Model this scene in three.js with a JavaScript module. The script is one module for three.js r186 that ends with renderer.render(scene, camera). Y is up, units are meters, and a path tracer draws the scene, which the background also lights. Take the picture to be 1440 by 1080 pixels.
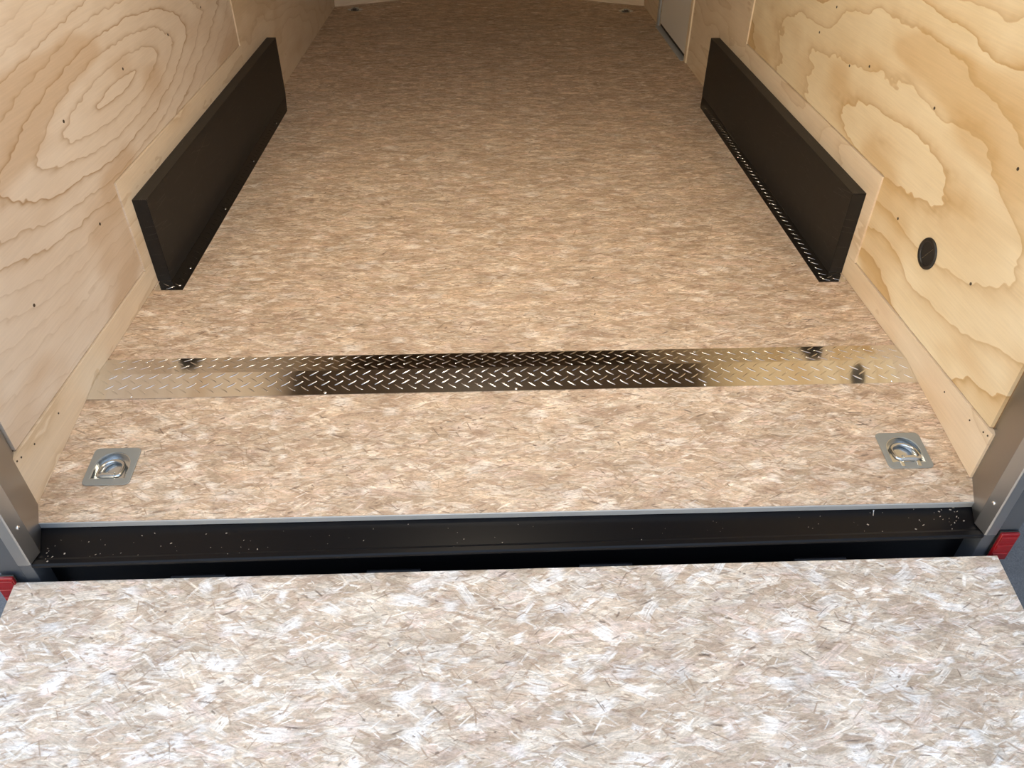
import * as THREE from 'three';
import { RoundedBoxGeometry } from 'three/addons/geometries/RoundedBoxGeometry.js';
import { mergeGeometries } from 'three/addons/utils/BufferGeometryUtils.js';
import { RectAreaLightUniformsLib } from 'three/addons/lights/RectAreaLightUniformsLib.js';

// ---------------------------------------------------------------- camera, sky, sun, exposure
const scene = new THREE.Scene();
const camera = new THREE.PerspectiveCamera(53.74, 4 / 3, 0.05, 200);
camera.rotation.order = 'YXZ';
camera.position.set(-0.0595, 1.3626, 1.7877);
camera.rotation.set(-0.6709, -0.0385, 0.0066);

const renderer = new THREE.WebGLRenderer({ antialias: true });
renderer.toneMapping = THREE.LinearToneMapping;
renderer.toneMappingExposure = 1.06;
renderer.shadowMap.enabled = true;
renderer.shadowMap.type = THREE.PCFSoftShadowMap;
RectAreaLightUniformsLib.init();

const SKY = 1.75;                       // strength of the open sky
{
  const w = 64, h = 32, px = new Float32Array(w * h * 4);
  for (let j = 0; j < h; j++) for (let i = 0; i < w; i++) {
    const up = Math.max(0, Math.sin(((j + 0.5) / h - 0.5) * Math.PI)), k = Math.sqrt(up), o = (j * w + i) * 4;
    px[o] = 0.86 - 0.24 * k; px[o + 1] = 0.94 - 0.15 * k; px[o + 2] = 1.06 + 0.02 * k; px[o + 3] = 1;
  }
  const t = new THREE.DataTexture(px, w, h, THREE.RGBAFormat, THREE.FloatType);
  t.mapping = THREE.EquirectangularReflectionMapping; t.magFilter = THREE.LinearFilter; t.needsUpdate = true;
  scene.background = t; scene.environment = t;
  scene.backgroundIntensity = SKY; scene.environmentIntensity = SKY;
}
const sun = new THREE.DirectionalLight(new THREE.Color(1.0, 0.93, 0.82), 17);   // stands ahead of the trailer: the ramp lies in the trailer's own shade
sun.position.set(7, 13, -16); sun.target.position.set(0, 0, 0);
sun.castShadow = true; sun.shadow.mapSize.set(2048, 2048); sun.shadow.radius = 1;
Object.assign(sun.shadow.camera, { left: -20, right: 20, top: 20, bottom: -20, near: 1, far: 60 });
scene.add(sun, sun.target);
const LAMP = 62;                       // strength of the warm ceiling lamp

// ---------------------------------------------------------------- helpers
const H = 1.2;                          // half the width between the skirting boards
const SLOPE = 0.153, T = Math.tan(SLOPE);
const rng = (s) => () => { s |= 0; s = (s + 0x6D2B79F5) | 0; let t = Math.imul(s ^ (s >>> 15), 1 | s); t = (t + Math.imul(t ^ (t >>> 7), 61 | t)) ^ t; return ((t ^ (t >>> 14)) >>> 0) / 4294967296; };
const clamp = (x, a = 0, b = 1) => Math.min(b, Math.max(a, x));
const smooth = (a, b, x) => { const t = clamp((x - a) / (b - a)); return t * t * (3 - 2 * t); };
const mixc = (a, b, t) => [a[0] + (b[0] - a[0]) * t, a[1] + (b[1] - a[1]) * t, a[2] + (b[2] - a[2]) * t];
const hash = (x, y) => { let h = Math.imul(x, 374761393) + Math.imul(y, 668265263); h = Math.imul(h ^ (h >>> 13), 1274126177); return ((h ^ (h >>> 16)) >>> 0) / 4294967296; };
function vnoise(x, y) {
  const ix = Math.floor(x), iy = Math.floor(y), fx = x - ix, fy = y - iy, u = fx * fx * (3 - 2 * fx), v = fy * fy * (3 - 2 * fy);
  const a = hash(ix, iy), b = hash(ix + 1, iy), c = hash(ix, iy + 1), d = hash(ix + 1, iy + 1);
  return a + (b - a) * u + (c - a) * v + (a - b - c + d) * u * v;
}
const fbm = (x, y, n = 3) => { let s = 0, a = 0.5, m = 0; for (let i = 0; i < n; i++) { s += a * vnoise(x, y); m += a; a *= 0.5; x = x * 2.03 + 17.3; y = y * 2.03 - 9.1; } return s / m; };
const srgb = (v) => { v = clamp(v); return v <= 0.0031308 ? v * 12.92 : 1.055 * Math.pow(v, 1 / 2.4) - 0.055; };
const LUT = new Uint8Array(4097); for (let i = 0; i <= 4096; i++) LUT[i] = Math.round(srgb(i / 4096) * 255);
function tex(data, w, h, color = true) {
  const t = new THREE.DataTexture(data, w, h, THREE.RGBAFormat);
  t.magFilter = THREE.LinearFilter; t.minFilter = THREE.LinearMipmapLinearFilter; t.generateMipmaps = true; t.anisotropy = 8;
  t.wrapS = t.wrapT = THREE.MirroredRepeatWrapping;
  if (color) t.colorSpace = THREE.SRGBColorSpace;
  t.needsUpdate = true; return t;
}
function paint(w, h, f) {              // f(i, j) -> linear rgb
  const d = new Uint8Array(w * h * 4);
  for (let j = 0; j < h; j++) for (let i = 0; i < w; i++) {
    const c = f(i, j), o = (j * w + i) * 4;
    for (let k = 0; k < 3; k++) d[o + k] = LUT[Math.round(clamp(c[k]) * 4096)];
    d[o + 3] = 255;
  }
  return tex(d, w, h);
}
function planarUV(g, f) {
  const p = g.attributes.position, uv = new Float32Array(p.count * 2);
  for (let i = 0; i < p.count; i++) { const [u, v] = f(p.getX(i), p.getY(i), p.getZ(i)); uv[2 * i] = u; uv[2 * i + 1] = v; }
  g.setAttribute('uv', new THREE.BufferAttribute(uv, 2)); return g;
}
const used = {};
function numbered(n) { const k = used[n] = (used[n] ?? -1) + 1; return k ? n + '_' + String(k).padStart(3, '0') : n; }
function tag(o, label, category, group, kind) {
  o.userData.label = label; o.userData.category = category;
  if (group) o.userData.group = group;
  if (kind) o.userData.kind = kind;
  return o;
}
function thing(name, label, category, group, kind) { const o = new THREE.Group(); o.name = numbered(name); scene.add(o); return tag(o, label, category, group, kind); }
function part(name, geometry, material, parent, label) {
  const m = new THREE.Mesh(geometry, material), same = parent.children.filter((c) => c.name === name || c.name.startsWith(name + '_0') || c.name.startsWith(name + '_1') || c.name.startsWith(name + '_2')).length;
  m.name = same ? name + '_' + String(same).padStart(3, '0') : name;
  m.castShadow = m.receiveShadow = true; parent.add(m);
  if (label) m.userData.label = label;
  return m;
}
function box(x0, x1, y0, y1, z0, z1, r = 0) {
  const w = x1 - x0, h = y1 - y0, d = z1 - z0, g = r ? new RoundedBoxGeometry(w, h, d, 2, r) : new THREE.BoxGeometry(w, h, d);
  return g.translate((x0 + x1) / 2, (y0 + y1) / 2, (z0 + z1) / 2);
}
function prism(pts, axis, a, b, bevel = 0) {   // outline extruded along x (pts are z,y), y (pts are x,z) or z (pts are x,y)
  const s = new THREE.Shape(pts.map((p) => new THREE.Vector2(p[0], p[1])));
  const g = new THREE.ExtrudeGeometry(s, { depth: b - a - 2 * bevel, bevelEnabled: bevel > 0, bevelSize: bevel, bevelOffset: -bevel, bevelThickness: bevel, bevelSegments: 2 });
  g.translate(0, 0, a + bevel);
  const p = g.attributes.position, n = g.attributes.normal;
  for (const q of [p, n]) for (let i = 0; i < q.count; i++) {
    const x = q.getX(i), y = q.getY(i), z = q.getZ(i);
    if (axis === 'x') q.setXYZ(i, z, y, x);
    else if (axis === 'y') q.setXYZ(i, x, z, y);
  }
  if (axis !== 'z') { const u = g.attributes.uv, arr = [p, n, u]; for (let i = 0; i < p.count; i += 3) for (const q of arr) { const k = q.itemSize; for (let c = 0; c < k; c++) { const t0 = q.array[(i + 1) * k + c]; q.array[(i + 1) * k + c] = q.array[(i + 2) * k + c]; q.array[(i + 2) * k + c] = t0; } } }
  return g;
}

// ---------------------------------------------------------------- textures
// strand board: thousands of flakes laid over one another, each with its own tone and fibre
function strandBoard(w, h, metres, seed, spread, grey, lift, contrast, pale, bark) {
  const R = rng(seed), col = new Float32Array(w * h * 3), hgt = new Float32Array(w * h), s = w / metres, area = metres * h / s;
  const tones = [[.60, .485, .345], [.53, .405, .27], [.66, .56, .43], [.45, .325, .21], [.50, .375, .25], [.62, .51, .37], [.41, .29, .19], [.56, .44, .30], [.56, .42, .31]];
  for (let i = 0; i < w * h; i++) { col[3 * i] = .42; col[3 * i + 1] = .31; col[3 * i + 2] = .20; }
  const gauss = () => (R() + R() + R() + R() - 2) * 1.22;
  function flake(L, W, ang, c, id, top, fibre, soft, alpha) {
    const cx = R() * w, cy = R() * h, ca = Math.cos(ang), sa = Math.sin(ang), hl = L * s / 2, hw = W * s / 2;
    const ex = Math.abs(ca) * hl + Math.abs(sa) * hw, ey = Math.abs(sa) * hl + Math.abs(ca) * hw;
    const i0 = Math.max(0, Math.floor(cx - ex)), i1 = Math.min(w - 1, Math.ceil(cx + ex)), j0 = Math.max(0, Math.floor(cy - ey)), j1 = Math.min(h - 1, Math.ceil(cy + ey));
    const skew = (R() - .5) * 1.1, bow = (R() - .5) * hw * .9, rot = R() * 50;
    for (let j = j0; j <= j1; j++) for (let i = i0; i <= i1; i++) {
      const dx = i - cx, dy = j - cy, u = dx * ca + dy * sa; let v = -dx * sa + dy * ca;
      const un = u / hl; if (un > 1 || un < -1) continue;
      v += bow * (un * un - .4);
      const vn = v / hw; if (vn > 1 || vn < -1) continue;
      const g = vnoise(u * .045 + rot, v * .62 + id) - .5, along = vnoise(v * .8 + id * 1.7, rot) - .5;
      const e = Math.min(1 - Math.abs(un) * (1 + .35 * along) + skew * vn * .12, (1 - Math.abs(vn)) * hw * .45 + .5 * g) / soft;
      if (e <= 0) continue;
      const a = alpha * Math.min(1, e) * (.8 + .5 * g), k = 1 + fibre * g + .10 * (hash(i, j) - .5), o = j * w + i;
      col[3 * o] += (c[0] * k - col[3 * o]) * a; col[3 * o + 1] += (c[1] * k - col[3 * o + 1]) * a; col[3 * o + 2] += (c[2] * k - col[3 * o + 2]) * a;
      hgt[o] += (top + g * .25 - hgt[o]) * a;
    }
  }
  const pick = () => tones[Math.floor(R() * tones.length)], tint = (c, b) => [c[0] * b, c[1] * b, c[2] * b];
  const n = Math.round(area * 1650);
  for (let k = 0; k < n * 1.6; k++) flake(.03 + R() * .09, .006 + R() * .022, gauss() * spread, tint(pick(), .86 + R() * .28), k % 4093, .3 + .5 * R(), .5, .30, .85);
  for (let k = 0; k < n * 2.6; k++) {    // finer strands, pale and dark mixed
    const p = R(), c = p < .38 ? tint([.70, .61, .48], .88 + R() * .24) : p < .74 ? tint(pick(), .80 + R() * .28) : tint([.37, .255, .165], .75 + R() * .4);
    flake(.012 + R() * R() * .07, .0016 + R() * R() * .010, gauss() * spread * 1.25, c, k % 4093, .25 + R() * .7, .6, .35, .72);
  }
  for (let k = 0; k < n * .17; k++) {    // broad patches: pale faces, tan and brownish ones
    const p = R(), c = p < pale ? [.74, .67, .56] : p < pale + .28 ? [.50, .365, .245] : p < pale + .46 ? [.60, .47, .36] : [.40, .275, .18];
    flake(.025 + R() * .065, .012 + R() * .024, gauss() * spread * 1.3, tint(c, .92 + R() * .16), k % 4093, .9, .5, .75, .72);
  }
  for (let k = 0; k < n * bark; k++) {    // slivers and flecks of bark
    const d = R(), c = d < .55 ? [.30, .195, .115] : d < .88 ? [.36, .24, .15] : [.13, .085, .055];
    flake(.006 + R() * R() * .055, .0016 + R() * R() * .0056, gauss() * spread * 1.3 + (R() < .08 ? .9 : 0), c, k % 4093, .1 + R() * .2, .35, .45, .85);
  }
  for (let k = 0; k < n * .2; k++) flake(.008 + R() * .03, .0012 + R() * .0036, gauss() * spread * 1.4, tint([.74, .67, .56], .92 + R() * .16), k % 4093, .75 + R() * .25, .3, .5, .7);
  const map = new Uint8Array(w * h * 4), bump = new Uint8Array(w * h * 4);
  for (let j = 0; j < h; j++) for (let i = 0; i < w; i++) {
    const o = j * w + i, k = .80 + .40 * fbm(i / s * 11 + seed, j / s * 24, 4), tone = [1, 1 + (grey > 0 ? .05 : .18) * grey, 1 + .15 * grey], sp = vnoise(i * .30 + 7, j * .62) - .5, sp2 = vnoise(i * .13, j * .30 + 50) - .5, dark = smooth(.24, .40, sp) * smooth(-.1, .3, sp2);
    const q0 = k * (1 + .30 * sp + .22 * sp2) * (1 - .34 * dark);
    for (let q = 0; q < 3; q++) { map[4 * o + q] = LUT[Math.round(clamp((col[3 * o + q] + (col[3 * o + q] - [.53, .42, .305][q]) * contrast) * q0 * lift * tone[q]) * 4096)]; bump[4 * o + q] = Math.round(clamp(hgt[o]) * 255); }
    map[4 * o + 3] = bump[4 * o + 3] = 255;
  }
  return { map: tex(map, w, h), bump: tex(bump, w, h, false) };
}
const osbFloor = strandBoard(2048, 2048, 2.5, 11, 0.36, -.15, 1.16, -.02, .22, 3.2);
const osbRamp = strandBoard(2048, 1640, 2.4, 23, 0.46, 1.6, 1.15, .04, .50, 2.0);
const board = (t) => new THREE.MeshStandardMaterial({ map: t.map, bumpMap: t.bump, bumpScale: 0.0012, roughness: 0.72 });
const M = { floorBoard: board(osbFloor), rampBoard: board(osbRamp) };

// plywood: rotary-cut pine, dark late-wood lines that follow the level lines of a field
const GOLDEN = [[.78, .645, .425], [.85, .73, .515], [.63, .435, .215], [.44, .27, .115]], PINKISH = [[.70, .575, .445], [.76, .65, .525], [.60, .445, .30], [.40, .25, .125]], MIDDLE = [[.75, .605, .435], [.80, .67, .50], [.61, .44, .255], [.45, .29, .14]];
function figured(field, band, lineW, bandW, darkness, [CREAM, PALE, TAN, LINE], blots) {
  return (x, y, px) => {
    const [f, fade] = field(x, y), n = Math.floor(f), t = f - n, str = (0.55 + 0.45 * hash(n, 77)) * fade;
    const bands = Math.exp(-t / bandW) * band * str, line = Math.exp(-t / lineW) * smooth(0, lineW * .35, t) * darkness * str;
    const fib = vnoise(x * 14, y * 420) - .5, mott = fbm(x * 6 + 3, y * 14, 3) - .5, blot = smooth(.56, .74, fbm(x * 2.1 + 31, y * 5.2 + 7, 3));
    let c = mixc(CREAM, PALE, clamp(.5 + mott * 1.6));
    c = mixc(c, TAN, clamp(bands + blot * blots));
    c = mixc(c, LINE, clamp(line));
    const k = 1 + .075 * fib + .03 * (hash(Math.round(x * 900), Math.round(y * 900)) - .5);
    return [c[0] * k, c[1] * k, c[2] * k];
  };
}
const eye = (x, y, cx, cy, a, b, tilt, p) => { const u = (x - cx) / a, v = (y - cy - tilt * (x - cx)) / b; return Math.pow(Math.pow(Math.abs(u), p) + Math.pow(Math.abs(v), p), 1 / p); };
const jag = (x, y, s = 0) => (fbm(x * 7 + s, y * 26 - s, 3) - .5) * .55 + (vnoise(x * 24 + s, y * 90) - .5) * .17;
const leftGrain = figured((z, y) => {
  const q = Math.abs(z + .68), d = eye((q * q / (q + .16)) , y, 0, .605 - .02 * (z + .7), .62, .150, 0, 1.5) * (1 + .16 * (fbm(z * 2.2 + 5, y * 5, 2) - .5));
  return [d * 3.3 + jag(z, y, 3) * (.34 + .30 * d) + (vnoise(z * 38, y * 70) - .5) * .14 + .62, 1 - .72 * smooth(1.25, 2.3, d)];
}, .24, .080, .30, 1.5, PINKISH, .85);
const rightGrain = figured((z, y) => {
  const d = eye(z, y, -.56, .467, .40, .100, .02, 2.2), w = fbm(z * 2.2 + 40, y * 5 + 2, 3) - .5;
  return [d * 1.12 + w * (.6 + .5 * d) + jag(z, y, 9) * .38 + (vnoise(z * 45, y * 60) - .5) * .09 - .12, 1];
}, 1.0, .075, .32, .75, GOLDEN, .60);
const plainGrain = figured((z, y) => {
  const w = fbm(z * .9 + 11, y * 3.2 + 5, 3) - .5;
  return [y * 6 + w * 7 + jag(z, y, 21) * .6 + 9, .85];
}, .50, .08, .32, .42, MIDDLE, .4);
const sheet = (w, h, f, z0, zl, y0, yl) => paint(w, h, (i, j) => f(z0 + (i + .5) / w * zl, y0 + (j + .5) / h * yl));
const Z0 = -2.05, ZL = 2.5, Y0 = -.1, YL = 2.1;
const wallUV = (x, y, z) => [(z - Z0) / ZL, (y - Y0) / YL];
const plyRough = { roughness: 0.62 };
M.plyLeft = new THREE.MeshStandardMaterial({ map: sheet(2048, 1720, leftGrain, Z0, ZL, Y0, YL), ...plyRough });
M.plyRight = new THREE.MeshStandardMaterial({ map: sheet(2048, 1720, rightGrain, Z0, ZL, Y0, YL), ...plyRough });
M.ply = new THREE.MeshStandardMaterial({ map: sheet(1024, 1024, plainGrain, 0, 2, 0, 1), ...plyRough });
const plyUV = (a = 0, b = 0) => (x, y, z) => [(z + a) / 2, y + b];
M.gapShade = new THREE.MeshStandardMaterial({ color: new THREE.Color(.30, .19, .10), roughness: .8 });  // dark brown stands in for shadow in the gaps between wall sheets
M.plyEdge = new THREE.MeshStandardMaterial({ color: new THREE.Color(.80, .67, .49), roughness: .7 });

const scuffMap = (() => {                // black enamel with scuffs and dust
  const R = rng(5), w = 1024, h = 256, c = new Float32Array(w * h);
  for (let k = 0; k < 70; k++) {
    let x = R() * w, y = R() * h; const n = 20 + R() * 90, dy = (R() - .5) * .5, a = .03 + R() * .08;
    for (let i = 0; i < n; i++) { const o = (Math.floor(y) & 255) * w + (Math.floor(x) & 1023); c[o] += a * R(); x++; y += dy; }
  }
  return paint(w, h, (i, j) => { const g = .009 + c[j * w + i] + .004 * fbm(i * .05, j * .05, 3) + (hash(i, j) > .9985 ? .06 : 0); return [g * 1.15, g, g * .86]; });
})();
M.blackSteel = new THREE.MeshPhysicalMaterial({ map: scuffMap, roughness: 0.45, specularIntensity: .6 });
M.sillBlack = new THREE.MeshPhysicalMaterial({ color: new THREE.Color(.006, .006, .007), roughness: .30, specularIntensity: .38 });
M.galvanised = new THREE.MeshStandardMaterial({ color: new THREE.Color(.46, .48, .49), metalness: .25, roughness: .5 });
M.bright = new THREE.MeshStandardMaterial({ color: new THREE.Color(.80, .79, .77), metalness: 1, roughness: .10 });
M.wornTread = new THREE.MeshStandardMaterial({ color: new THREE.Color(.74, .73, .71), metalness: 1, roughness: .24 });
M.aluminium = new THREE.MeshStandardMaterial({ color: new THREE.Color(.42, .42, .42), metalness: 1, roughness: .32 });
M.litAluminium = new THREE.MeshStandardMaterial({ color: new THREE.Color(.52, .52, .515), metalness: 1, roughness: .42 });  // post metal lightened to imitate sky light on stop face and flange
M.shadedAluminium = new THREE.MeshStandardMaterial({ color: new THREE.Color(.33, .32, .31), metalness: 1, roughness: .36 });  // same post metal darkened for the reveal turned away from the opening
M.zinc = new THREE.MeshStandardMaterial({ color: new THREE.Color(.62, .65, .66), metalness: 1, roughness: .27 });
M.zincDull = new THREE.MeshStandardMaterial({ color: new THREE.Color(.34, .36, .345), metalness: .55, roughness: .5 });
M.screw = new THREE.MeshStandardMaterial({ color: new THREE.Color(.10, .075, .05), metalness: .6, roughness: .5 });
M.screwBright = new THREE.MeshStandardMaterial({ color: new THREE.Color(.85, .85, .85), metalness: 1, roughness: .25 });
M.charcoal = new THREE.MeshStandardMaterial({ color: new THREE.Color(.078, .085, .095), roughness: .45 });
M.paleSkin = new THREE.MeshStandardMaterial({ color: new THREE.Color(.52, .53, .54), roughness: .4 });
M.rubber = new THREE.MeshStandardMaterial({ color: new THREE.Color(.010, .009, .008), roughness: .55 });
M.plastic = new THREE.MeshStandardMaterial({ color: new THREE.Color(.014, .012, .010), roughness: .42 });
M.doorSkin = new THREE.MeshStandardMaterial({ color: new THREE.Color(.80, .78, .74), roughness: .4 });
M.red = new THREE.MeshPhysicalMaterial({ color: new THREE.Color(.24, .003, .005), roughness: .35, clearcoat: .4, clearcoatRoughness: .1 });
M.ceiling = new THREE.MeshStandardMaterial({ color: new THREE.Color(.15, .115, .085), roughness: .8 });
M.asphalt = new THREE.MeshStandardMaterial({ roughness: .9, map: paint(512, 512, (i, j) => { const g = .15 * (.75 + .5 * hash(i, j)) * (.85 + .3 * fbm(i * .03, j * .03, 3)); return [g, g * 1.01, g * 1.02]; }) });
M.asphalt.map.wrapS = M.asphalt.map.wrapT = THREE.RepeatWrapping;

// ---------------------------------------------------------------- ground
{
  const g = thing('ground', 'grey asphalt lot that the trailer and its ramp stand on', 'ground', null, 'structure');
  part('asphalt', planarUV(box(-30, 30, -.75, -.55, -25, 30), (x, y, z) => [x, z]), M.asphalt, g);
}

// ---------------------------------------------------------------- floor
const floorUV = (x, y, z) => [(x + 1.25) / 2.5, z / 2.5];
const floor = thing('floor', 'pale oriented strand board floor between the plywood walls, dropping behind the tread plate', 'floor', null, 'structure');
part('floor_panel', planarUV(box(-1.209, 1.209, -.018, 0, -1.994, 0), floorUV), M.floorBoard, floor);
part('floor_panel', planarUV(prism([[-1.209, -1.996], [1.209, -1.996], [1.209, -4.66], [0, -5.21], [-1.209, -4.66]], 'y', -.018, 0), (x, y, z) => [(-x + 1.25) / 2.5, z / 2.5 + .08]), M.floorBoard, floor);
part('floor_beam', box(-1.2, 1.2, -.12, -.02, -5, 0), M.sillBlack, floor);
const tail = new THREE.Group(); tail.name = 'sloping_tail'; tail.rotation.x = SLOPE; floor.add(tail);
// tie-down places in the tail's own plane: x, distance down the slope
const RINGS = [[-1.052, .333], [1.060, .333]];
const cupOutline = (r, back, cw) => { const s = new (cw ? THREE.Path : THREE.Shape)(); s.moveTo(-r, -back); s.lineTo(-r, 0); s.absarc(0, 0, r, Math.PI, 0, true); s.lineTo(r, -back); s.lineTo(-r, -back); return s; };
{
  const s = new THREE.Shape([[-1.209, 0], [1.209, 0], [1.209, -.500], [-1.209, -.503]].map((p) => new THREE.Vector2(...p)));
  for (const [x, u] of RINGS) { const h = new THREE.Path(); h.setFromPoints(cupOutline(.0472, .0412).getPoints(24).map((p) => new THREE.Vector2(p.x + x, p.y - u))); s.holes.push(h); }
  const g = new THREE.ExtrudeGeometry(s, { depth: .018, bevelEnabled: false, curveSegments: 24 }).rotateX(-Math.PI / 2).translate(0, -.018, 0);
  part('floor_panel', planarUV(g, (x, y, z) => [(x + 1.25) / 2.5, z / 2.5]), M.floorBoard, tail);
  part('edge_trim', box(-1.19, 1.185, -.0185, .001, .501, .5045, .001), M.galvanised, tail, 'bright metal edging along the rear end of the floor');
}

// ---------------------------------------------------------------- walls
const SCREWS_L = [[-1.204, .637], [-.763, .643], [-.315, .633], [-.31, .33], [.123, .321], [.11, .64], [-1.62, .64]];
const SCREWS_R = [[-.909, .601], [-.766, .639], [-.322, .651], [.101, .649], [-.312, .318], [.112, .34], [-1.227, .632], [-1.13, .74]];
const screwGeo = new THREE.CylinderGeometry(.0042, .0046, .0016, 10).rotateZ(Math.PI / 2);
for (const side of [-1, 1]) {
  const L = side < 0, X = (a, b) => L ? [-b, -a] : [a, b], word = L ? 'left' : 'right';
  const wall = thing('wall_' + word, L ? 'left wall of pine plywood with a nested oval grain figure' : 'right wall of golden pine plywood with wavy grain around the black cable hatch', 'wall', null, 'structure');
  const grain = L ? M.plyLeft : M.plyRight, rearEnd = L ? .412 : .396;
  const zp = L ? -.469 : -.4655, hr = L ? .0915 : .0895;
  part('plywood_panel', planarUV(prism([[-2.0302, .389], [zp + .0003, .389], [zp + .0003, .0785], [rearEnd, hr], [rearEnd, 1.98], [-2.0302, 1.98]], 'x', ...X(1.206, 1.2155)), wallUV), grain, wall);
  part('gap_shade_board', box(...X(1.2157, 1.2217), -.2, 1.98, -2.03, .405), M.gapShade, wall);
  if (L) part('plywood_panel', planarUV(box(...X(1.2, 1.2205), 0, 1.98, -4.70, -2.031), plyUV(6.2, .1)), M.ply, wall);
  else {                                               // forward sheet with the doorway cut out
    const s = new THREE.Shape([[-4.70, 0], [-4.03, 0], [-4.03, 1.80], [-3.165, 1.80], [-3.165, 0], [-2.031, 0], [-2.031, 1.98], [-4.70, 1.98]].map((p) => new THREE.Vector2(...p)));
    part('plywood_panel', planarUV(new THREE.ExtrudeGeometry(s, { depth: .0205, bevelEnabled: false }).rotateY(-Math.PI / 2).translate(1.2205, 0, 0), plyUV(5.4, .45)), M.ply, wall);
  }
  part('plywood_patch', planarUV(box(...X(1.2, 1.2152), .0765, .386, -2.0305, L ? -.469 : -.4655, .0008), plyUV(L ? 3.1 : 2.45, L ? .3 : .55)), M.ply, wall);
  part('outer_skin', box(...X(1.222, 1.245), -.25, 2.05, -4.72, .57), M.charcoal, wall);
  for (const [z, y] of L ? SCREWS_L : SCREWS_R) { const s = part('screw', screwGeo, M.screw, wall); s.position.set(side * 1.2058, y, z); }
  // skirting board, wedge shaped because the floor drops
  const bb = thing('baseboard_' + word, L ? 'plywood skirting strip along the foot of the left wall' : 'plywood skirting strip along the foot of the right wall', 'skirting board', null, 'structure');
  const e = L ? .445 : .4205, z0 = L ? -.468 : -.4645, hl = L ? .089 : .087;
  part('skirting_board', planarUV(prism([[z0 - .09, .001], [0, .001], [e, -T * e + .001], [e, hl], [z0, .0755], [z0 - .09, .0755]], 'x', ...X(1.2, 1.2152), .0008), plyUV(L ? 1.7 : .9, L ? .62 : .2)), M.ply, bb);
  for (const [dz, dy] of [[-.03, -.018], [-.012, -.014], [-.09, -.03], [-.22, -.02]]) { const s = part('screw', screwGeo, M.screw, bb); s.position.set(side * 1.1995, hl + dy - (dz < -.2 ? .02 : 0), e + dz); s.scale.setScalar(.6); }
}
// pointed nose wall
{
  const n = thing('wall_front', 'far plywood wall that comes to a shallow point at the front end', 'wall', null, 'structure');
  for (const s of [-1, 1]) {
    const len = Math.hypot(1.2, .55), g = planarUV(new THREE.BoxGeometry(len, 1.98, .012).translate(len / 2, .99, 0), (x, y) => [x / 2 + .3, y + .4]);
    const m = part('plywood_panel', g, M.ply, n); m.position.set(0, 0, -5.20); m.rotation.y = s > 0 ? -Math.atan2(.55, 1.2) : Math.PI + Math.atan2(.55, 1.2);
  }
  const g = prism([[-1.245, -4.72], [0, -5.30], [1.245, -4.72], [1.245, -4.74], [0, -5.32], [-1.245, -4.74]], 'y', -.25, 2.05); part('outer_skin', g, M.charcoal, n);
}
// ceiling and roof
{
  const c = thing('ceiling', 'dark ceiling lining and roof above the trailer floor', 'ceiling', null, 'structure');
  part('ceiling_lining', prism([[-1.222, .57], [1.222, .57], [1.222, -4.70], [0, -5.26], [-1.222, -4.70]], 'y', 1.981, 2.0), M.ceiling, c);
  part('roof_skin', prism([[-1.25, .60], [1.25, .60], [1.25, -4.74], [0, -5.33], [-1.25, -4.74]], 'y', 2.051, 2.08), M.charcoal, c);
}

// ---------------------------------------------------------------- side door
{
  const d = thing('door_1', 'pale grey side entry door in the right wall near the front', 'door', null, 'structure');
  part('door_panel', box(1.204, 1.22, .026, 1.775, -4.000, -3.195, .003), M.doorSkin, d);
  part('door_seal', box(1.212, 1.2195, .004, 1.79, -4.022, -3.172), M.rubber, d, 'black rubber seal around the door');
  part('door_frame', box(1.190, 1.2, 0.001, 1.82, -4.066, -4.012, .002), M.galvanised, d, 'metal frame upright at the far side of the door');
  part('door_threshold', box(1.172, 1.2115, .0005, .006, -4.010, -3.150, .001), M.galvanised, d, 'metal strip under the door');
  part('door_casing', box(1.191, 1.2, .001, 1.82, -3.150, -3.100, .001), M.plyEdge, d, 'pale wooden upright beside the door');
}

// ---------------------------------------------------------------- rear frame, sill
const rear = (o) => { o.rotation.y = .0095; return o; };
for (const side of [-1, 1]) {
  const L = side < 0, m = (pts) => pts.map(([x, z]) => [side * x, z]);
  const t = rear(thing('trim_' + (L ? 1 : 2), L ? 'grey metal post at the left side of the rear opening' : 'grey metal post at the right side of the rear opening', 'door post', null, 'structure'));
  part('foot_cover', box(...(side < 0 ? [-1.187, -1.1567] : [1.1567, 1.187]), -.0974, -.0925, .5795, .599), M.charcoal, t);
  part('inner_reveal', prism(m([[1.213, .408], [1.150, .563], [1.152, .566], [1.215, .566]]), 'y', -.092, 1.98), M.shadedAluminium, t);
  part('stop_face', prism(m([[1.150, .5635], [1.1555, .600], [1.1585, .6025], [1.1585, .566]]), 'y', -.092, 1.98), M.litAluminium, t);
  part('rear_flange', prism(m([[1.1585, .603], [1.184, .603], [1.187, .600], [1.187, .567], [1.1585, .567]]), 'y', -.092, 1.98), M.litAluminium, t);
  const b = part('bolt', new THREE.SphereGeometry(.0052, 12, 8), M.screwBright, t, 'bright round bolt head'); b.scale.x = .6; b.position.set(side * 1.1522, L ? .016 : 0, .580);
  part('corner_skin', box(...(side < 0 ? [-1.244, -1.1875] : [1.1875, 1.244]), -.5, 2.05, .5705, .596, .004), M.charcoal, t, 'charcoal painted rear corner');
  part('corner_foot', box(...(side < 0 ? [-1.187, -1.1567] : [1.1567, 1.187]), -.5, -.0975, .540, .599, .002), M.charcoal, t);
}
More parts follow.
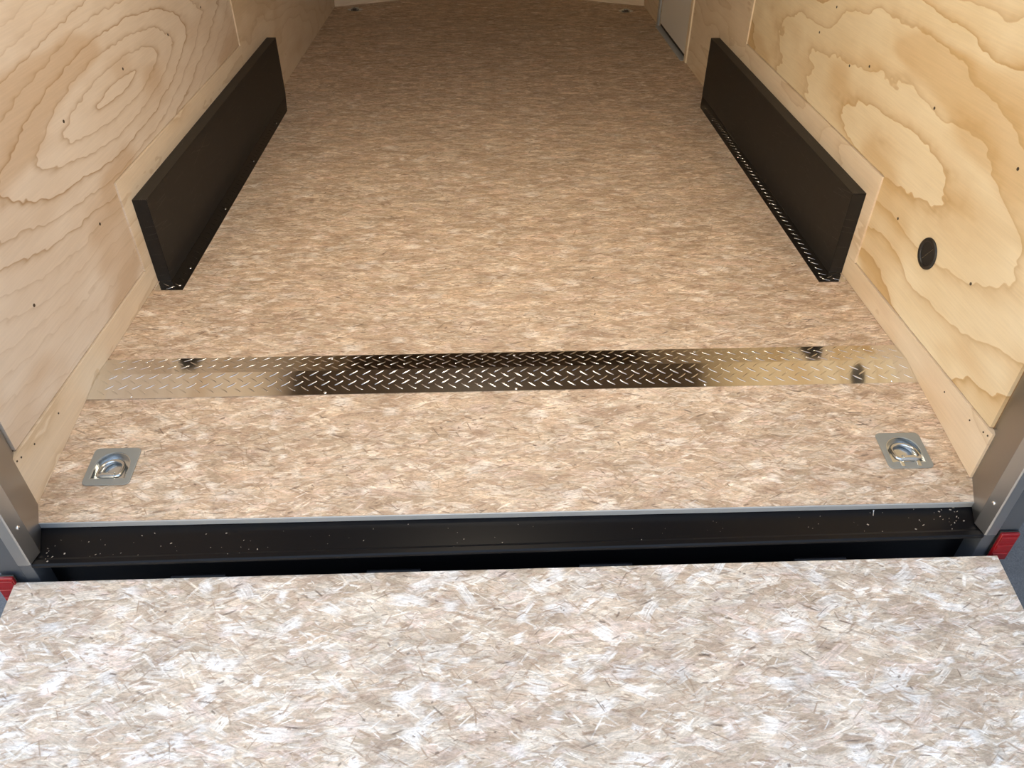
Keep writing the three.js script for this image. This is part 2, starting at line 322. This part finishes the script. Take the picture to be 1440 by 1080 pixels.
{
  const t = rear(thing('trim_3', 'gloss black steel sill across the rear opening', 'door sill', null, 'structure'));
  part('sill_channel', box(-1.205, 1.205, -.110, -.0965, .44, .579, .001), M.sillBlack, t);
  part('sill_edge', prism([[.556, -.100], [.579, -.0963], [.585, -.0945], [.597, -.0945], [.601, -.0975], [.601, -.104], [.556, -.106]], 'x', -1.1563, 1.1563), M.sillBlack, t);
  part('sill_face', box(-1.1563, 1.1563, -.30, -.1062, .53, .552), M.sillBlack, t);
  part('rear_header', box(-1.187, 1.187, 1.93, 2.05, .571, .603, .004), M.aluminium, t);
}

// ---------------------------------------------------------------- tread plate strip across the floor
const lug = new THREE.SphereGeometry(1, 12, 4, 0, Math.PI * 2, 0, Math.PI / 2).scale(.0155, .0011, .0026);
{ const p = lug.attributes.position; for (let i = 0; i < p.count; i++) { const x = p.getX(i) / .0158; p.setZ(i, p.getZ(i) * (1 - .25 * Math.abs(x))); } lug.computeVertexNormals(); }
const lugPlaces = (x0, x1, z0, z1, inside = () => true, px = .0385, pz = .0378, oz = .010) => {
  const out = [];
  for (let r = -2; r * pz / 2 + z0 < z1 + .05; r++) for (let c = 0; c * px + x0 < x1; c++) {
    const x = x0 + .012 + c * px + (r & 1 ? px / 2 : 0), z = z0 + oz + r * pz / 2, a = r & 1 ? -.62 : .62, ex = .0125, ez = .0095;
    if (x - ex > x0 && x + ex < x1 && z - ez > z0 && z + ez < z1 && inside(x, z)) out.push([x, z, a]);
  }
  return out;
};
const oneLug = ([x, z, a], y) => lug.clone().rotateY(a).translate(x, y, z);
{
  const s = thing('tread_plate', 'long polished diamond tread plate bent over the break in the floor', 'threshold plate');
  s.rotation.y = .005;
  const fore = new THREE.Group(); fore.name = 'front_leaf'; fore.position.z = -.0805; fore.rotation.x = -.064; s.add(fore);
  part('leaf_sheet', box(-1.199, 1.199, .0002, .0022, 0, .0808), M.bright, fore);
  const up = part('raised_tread', mergeGeometries(lugPlaces(-1.199, 1.199, 0, .0805).map((p) => oneLug(p, .0021))), M.wornTread, fore); up.userData.kind = 'stuff';
  const low = new THREE.Group(); low.name = 'rear_leaf'; low.position.y = .0051; low.rotation.x = SLOPE + .055; s.add(low);
  part('leaf_sheet', box(-1.199, 1.199, .0004, .0024, -.0002, .0905), M.bright, low);
  for (const p of lugPlaces(-1.199, 1.199, 0, .0905).slice(0, 300)) { const m = part('tread_lug', lug, M.wornTread, low); m.position.set(p[0], .0023, p[1]); m.rotation.y = p[2]; }
  const head = new THREE.SphereGeometry(.0045, 10, 5, 0, Math.PI * 2, 0, Math.PI / 2).scale(1, .4, 1);
  for (const x of [-1.078, -.53, .018, .57, 1.124]) { const a = part('screw', head, M.screwBright, fore); a.position.set(x, .0022, .0165); const b = part('screw', head, M.screwBright, low); b.position.set(x, .0024, .083); }
}

// ---------------------------------------------------------------- wheel boxes
for (const side of [-1, 1]) {
  const L = side < 0, zf = L ? -.532 : -.527, zb = L ? -2.52 : -2.478, hb = .303, pb = 1.153, X = (a, b) => L ? [-b, -a] : [a, b];
  const w = thing('wheel_box', L ? 'black steel wheel box against the left wall' : 'black steel wheel box against the right wall below the cable hatch', 'wheel box', 'wheel boxes along the walls');
  const uv = (x, y, z) => [z / 1.1, (y + x) / .3];
  part('side_panel', planarUV(box(...X(pb, pb + .003), .0032, hb - .002, zb, zf, .001), uv), M.blackSteel, w);
  part('top_panel', planarUV(prism((L ? [[-1.1998, hb], [-1.1998, hb - .003], [-pb - .0005, hb - .003], [-pb + .0005, hb - .001], [-pb - .001, hb]] : [[1.1998, hb], [pb + .001, hb], [pb - .0005, hb - .001], [pb + .0005, hb - .003], [1.1998, hb - .003]]), 'z', zb, zf), uv), M.blackSteel, w);
  for (const z of [zf, zb + .003]) part('end_panel', planarUV(box(...X(pb + .001, 1.1998), .0032, hb - .002, z - .003, z), (x, y) => [x, y / .3]), M.blackSteel, w);
  const zff = L ? -.470 : -.466, fx = 1.097, fz = L ? -2.27 : -2.285;
  const out = [[1.1935, zff], [fx, zff], [fx, fz], [pb + .002, zb], [pb + .002, zf + .001], [1.1935, zf + .001]].map(([x, z]) => [side * x, z]);
  part('foot_flange', prism(out, 'y', .0004, .0028), M.bright, w, 'tread plate flange on the floor');
  const inside = (x, z) => { const a = Math.abs(x); return a > fx + .008 && ((a < pb - .010 && z > fz) || (z > zf + .012 && a < 1.186)); };
  const places = lugPlaces(L ? -1.1935 : fx, L ? -fx : 1.1935, fz, zff, inside, .0385, .0378, .006);
  part('raised_tread', mergeGeometries(places.map((p) => oneLug(p, .0027))), M.wornTread, w).userData.kind = 'stuff';
  const head = new THREE.SphereGeometry(.0048, 10, 5, 0, Math.PI * 2, 0, Math.PI / 2).scale(1, .5, 1);
  for (const z of [-.502, -.62, -1.097, -1.59, -2.08]) { const h = part('screw', head, M.screwBright, w); h.position.set(side * 1.116, .0028, z); }
}

// ---------------------------------------------------------------- recessed tie-down rings
function tieDown(name, label, category, group, lifted) {
  const o = thing(name, label, category, group), r = .0457;
  const rr = new THREE.Shape(), a = .061, b = .060, c = .016;
  rr.moveTo(-a + c, -b); rr.lineTo(a - c, -b); rr.quadraticCurveTo(a, -b, a, -b + c); rr.lineTo(a, b - c); rr.quadraticCurveTo(a, b, a - c, b); rr.lineTo(-a + c, b); rr.quadraticCurveTo(-a, b, -a, b - c); rr.lineTo(-a, -b + c); rr.quadraticCurveTo(-a, -b, -a + c, -b);
  const hole = new THREE.Path(); hole.setFromPoints(cupOutline(r, .0395).getPoints(28)); rr.holes.push(hole);
  part('face_plate', new THREE.ExtrudeGeometry(rr, { depth: .0012, bevelEnabled: true, bevelSize: .0012, bevelThickness: .001, bevelOffset: -.0012, bevelSegments: 2, curveSegments: 28 }).rotateX(-Math.PI / 2).translate(0, .0014, 0), M.zincDull, o);
  const wallS = cupOutline(r, .0395), inner = new THREE.Path(); inner.setFromPoints(cupOutline(r - .002, .0375).getPoints(28)); wallS.holes.push(inner);
  part('cup_wall', new THREE.ExtrudeGeometry(wallS, { depth: .016, bevelEnabled: false, curveSegments: 28 }).rotateX(-Math.PI / 2).translate(0, -.0145, 0), M.zinc, o);
  part('cup_floor', new THREE.ExtrudeGeometry(cupOutline(r - .001, .0385), { depth: .0015, bevelEnabled: false, curveSegments: 28 }).rotateX(-Math.PI / 2).translate(0, -.0165, 0), M.zinc, o);
  // D ring: half circle toward the front, straight bar toward the ramp
  const pts = []; const q = lifted ? .0325 : .0285; for (let i = 0; i <= 16; i++) { const t = Math.PI * i / 16; pts.push(new THREE.Vector3(q * Math.cos(t), 0, -q * Math.sin(t))); }
  pts.push(new THREE.Vector3(-q, 0, .016), new THREE.Vector3(-q * .9, 0, .0255), new THREE.Vector3(0, 0, .0265), new THREE.Vector3(q * .9, 0, .0255), new THREE.Vector3(q, 0, .016));
  const ring = part('ring', new THREE.TubeGeometry(new THREE.CatmullRomCurve3(pts, true, 'centripetal'), 90, .0056, 10, true), M.zinc, o);
  ring.rotation.x = lifted ? -.24 : -.16; ring.position.y = lifted ? -.0005 : -.0025; ring.position.z = .004;
  const strap = new THREE.Shape(); strap.moveTo(-.011, 0); strap.absarc(0, 0, .0098, Math.PI, 0, true); strap.lineTo(.011, 0); strap.lineTo(.011, .002); strap.lineTo(.0118, .002);
  const cs = []; for (let i = 0; i <= 12; i++) { const t = Math.PI * i / 12; cs.push([Math.cos(t) * .0088, Math.sin(t) * .0088]); } for (let i = 12; i >= 0; i--) { const t = Math.PI * i / 12; cs.push([Math.cos(t) * .0068, Math.sin(t) * .0068]); }
  const by = ring.position.y + .0265 * Math.sin(-ring.rotation.x), bz = .0265 * Math.cos(ring.rotation.x) + .004;
  const g = prism(cs, 'x', -.017, .017), clampBar = part('clamp', g.translate(0, by, bz), M.zinc, o);
  if (lifted) for (const sx of [-1, 1]) part('clamp_foot', new RoundedBoxGeometry(.010, .003, .022, 2, .001).translate(sx * .022, .0038, .044), M.zinc, o);
  const dot = new THREE.CylinderGeometry(.0035, .0035, .0008, 10);
  for (const [x, z] of [[-.049, -.047], [.049, -.047], [-.049, .047], [.049, .047]]) part('screw', dot, M.screw, o).position.set(x, .0026, z);
  return o;
}
{
  const spots = [['silver tie-down ring lying flat in its recessed plate on the left rear of the floor', false], ['silver tie-down ring with raised clamp on the right rear of the floor', true]];
  spots.forEach(([label, lifted], i) => {
    const [x, u] = RINGS[i], o = tieDown('tie_down_ring', label, 'tie-down ring', null, lifted);
    o.rotation.order = 'XYZ'; o.rotation.x = SLOPE; o.position.set(x, -u * Math.sin(SLOPE) + .0003, u * Math.cos(SLOPE));
  });
  for (const [x, z, label] of [[-1.03, -4.54, 'small far tie-down plate by the left front corner of the floor'], [1.03, -4.47, 'small far tie-down plate by the right front corner near the door']]) {
    const o = thing('floor_anchor', label, 'tie-down plate', 'tie-down plates at the front'); o.position.set(x, .0003, z);
    const s = new THREE.Shape(); s.absellipse(0, 0, .055, .045, 0, Math.PI * 2);
    part('face_plate', new THREE.ExtrudeGeometry(s, { depth: .0012, bevelEnabled: true, bevelSize: .001, bevelThickness: .001, bevelSegments: 1 }).rotateX(-Math.PI / 2).translate(0, .001, 0), M.zinc, o);
    const t = part('ring', new THREE.TorusGeometry(.026, .0055, 8, 28).rotateX(Math.PI / 2), M.zinc, o); t.position.y = .0085;
    const k = part('clamp', new RoundedBoxGeometry(.03, .014, .02, 2, .004), M.screw, o); k.position.set(0, .0092, .026);
  }
}

// ---------------------------------------------------------------- cable hatch on the right wall
{
  const o = thing('cable_hatch', 'round black cable hatch set in the right plywood wall', 'cable hatch'); o.position.set(1.206, .309, -.107); o.rotation.y = -Math.PI / 2;   // local z points into the room
  const rim = new THREE.LatheGeometry([[.032, .0005], [.033, .004], [.037, .0065], [.043, .006], [.0455, .003], [.0458, .0002]].map((p) => new THREE.Vector2(...p)), 48).rotateX(Math.PI / 2); part('rim', rim, M.plastic, o);
  for (const s of [0, 1]) {
    const f = new THREE.Shape(); f.absarc(0, 0, .0318, 0.02, Math.PI - .02, false);
    const m = part('flap', new THREE.ExtrudeGeometry(f, { depth: .0012, bevelEnabled: true, bevelSize: .0006, bevelThickness: .0005, bevelSegments: 1, curveSegments: 24 }).translate(0, .0007, .0006), M.rubber, o);
    m.rotation.z = .95 + s * Math.PI;
  }
}

// ---------------------------------------------------------------- tail lights
for (const [name, side, y, z, label] of [['l', -1, -.160, .6185, 'red tail light at the left rear corner, half out of view'], ['r', 1, -.122, .5885, 'red tail light at the right rear corner below the post']]) {
  const o = thing('tail_light', label, 'tail light', 'tail lights'); o.position.set(side * 1.2185, y - .006, z);
  part('housing', new RoundedBoxGeometry(.049, .100, .006, 2, .002), M.plastic, o).position.z = .0028;
  const l = part('lens', new RoundedBoxGeometry(.047, .098, .009, 3, .003), M.red, o); l.position.z = .0085;
  for (const dy of [-.03, 0, .03]) { const r = part('lens_rib', new RoundedBoxGeometry(.040, .018, .004, 2, .0018), M.red, o); r.position.set(0, dy, .0135); }
}

// ---------------------------------------------------------------- loading ramp
{
  const o = thing('loading_ramp', 'lowered rear loading ramp of pale strand board in the foreground', 'ramp');
  o.position.set(0, -.140, .6215); o.rotation.set(Math.atan(.2), .0035, 0, 'YXZ');
  part('ramp_board', planarUV(box(-1.199, 1.198, -.018, 0, 0, 1.90), (x, y, z) => [(x + 1.2) / 2.4, z / 1.92]), M.rampBoard, o);
  part('ramp_frame', mergeGeometries([box(-1.19, -1.13, -.068, -.0185, .012, 1.88), box(1.13, 1.19, -.068, -.0185, .012, 1.88), box(-1.13, 1.13, -.068, -.0185, 1.82, 1.88), box(-1.13, 1.13, -.068, -.0185, .012, .06)]), M.charcoal, o);
  for (const x of [-.77, -.30, .22, .755]) part('hinge', new THREE.CylinderGeometry(.006, .006, .13, 12).rotateZ(Math.PI / 2).translate(x, -.010, -.0075), M.sillBlack, o);
}

// ---------------------------------------------------------------- debris in the sill
{
  const R = rng(91), g = [];
  const put = (x, z, s) => g.push(new THREE.BoxGeometry(s * (1 + R()), s * .35, s * (.5 + R() * .6)).rotateY(R() * 3).rotateZ(R() * .4).translate(x, -.0955 + s * .2, z));
  for (let i = 0; i < 30; i++) put(-1.14 + Math.pow(R(), 2) * .55, .51 + R() * .08, .0008 + R() * .0018);
  for (let i = 0; i < 5; i++) put(-1.145 + R() * .06, .555 + R() * .04, .0012 + R() * .0026);
  for (let i = 0; i < 30; i++) put(1.13 - Math.pow(R(), 2) * .25, .50 + R() * .08, .0008 + R() * .002);
  for (let i = 0; i < 45; i++) put(-1.1 + R() * 2.2, .505 + R() * .08, .0006 + R() * .0012);
  const m = new THREE.Mesh(mergeGeometries(g), new THREE.MeshStandardMaterial({ color: new THREE.Color(.42, .36, .29), roughness: .9 })); m.name = 'wood_crumbs'; m.castShadow = m.receiveShadow = true; rear(m);
  scene.add(tag(m, 'pale wood crumbs scattered along the black rear sill', 'crumbs', null, 'stuff'));
  const p = thing('loose_screw', 'small bright loose screw lying in the right part of the black sill', 'screw'); p.position.set(.914, -.0935, .512); p.rotation.y = -.45;
  part('shank', new THREE.CylinderGeometry(.0016, .0012, .018, 8).rotateX(Math.PI / 2), M.screwBright, p);
  part('head', new THREE.CylinderGeometry(.0027, .0027, .002, 10).rotateX(Math.PI / 2).translate(0, 0, -.0098), M.screwBright, p);
}

// ---------------------------------------------------------------- ceiling lamp, outside the frame
{
  const o = thing('ceiling_lamp', 'warm square lamp on the ceiling above the break in the floor', 'lamp'); o.position.set(-.12, 1.979, -.36);
  part('lamp_base', new RoundedBoxGeometry(.36, .02, .36, 2, .006), M.aluminium, o).position.y = -.010;
  const glow = new THREE.MeshStandardMaterial({ color: 0xffffff, emissive: new THREE.Color(1, .78, .5), emissiveIntensity: 6 });
  part('lamp_diffuser', new RoundedBoxGeometry(.32, .012, .32, 2, .005), glow, o).position.y = -.0265;
  const a = new THREE.RectAreaLight(new THREE.Color(1, .86, .66), LAMP, .32, .32); a.position.y = -.036; a.rotation.x = -Math.PI / 2; o.add(a);
}

// ---------------------------------------------------------------- added sunlit tan shed, unseen, bounces warm light onto the right wall
{
  const o = thing('bounce_building', 'added tan metal shed, unseen behind the photographer, bounces warm light inside', 'bounce_building'); o.position.set(-5.0, -.55, 7.5); o.rotation.y = -.42;
  part('wall', box(-7, 5, 0, 4.2, 0, 6), new THREE.MeshStandardMaterial({ color: new THREE.Color(.68, .58, .42), roughness: .8 }), o);
  part('roof', prism([[-7.3, 4.2], [5.3, 4.2], [-1, 5.6]], 'z', -.3, 6.3), M.charcoal, o);
}

{  // added trailer out of view, shades the ramp edge and dims the left wall
  const o = thing('neighbouring_trailer', 'added pale grey trailer, unseen on the right, blocks sky and sun', 'trailer'); o.position.set(3.55, -.55, 1.5);
  part('body', box(-1.2, 1.2, .45, 3.0, -10.5, 2.0, .03), M.paleSkin, o);
  part('roof_cap', box(-1.22, 1.22, 2.98, 3.04, -10.52, 2.02, .02), M.aluminium, o);
  for (const x of [-1.08, 1.08]) for (const z of [-4.6, -3.7]) part('wheel', new THREE.TorusGeometry(.26, .1, 12, 28).rotateY(Math.PI / 2).translate(x, .36, z), M.rubber, o);
}

renderer.render(scene, camera);
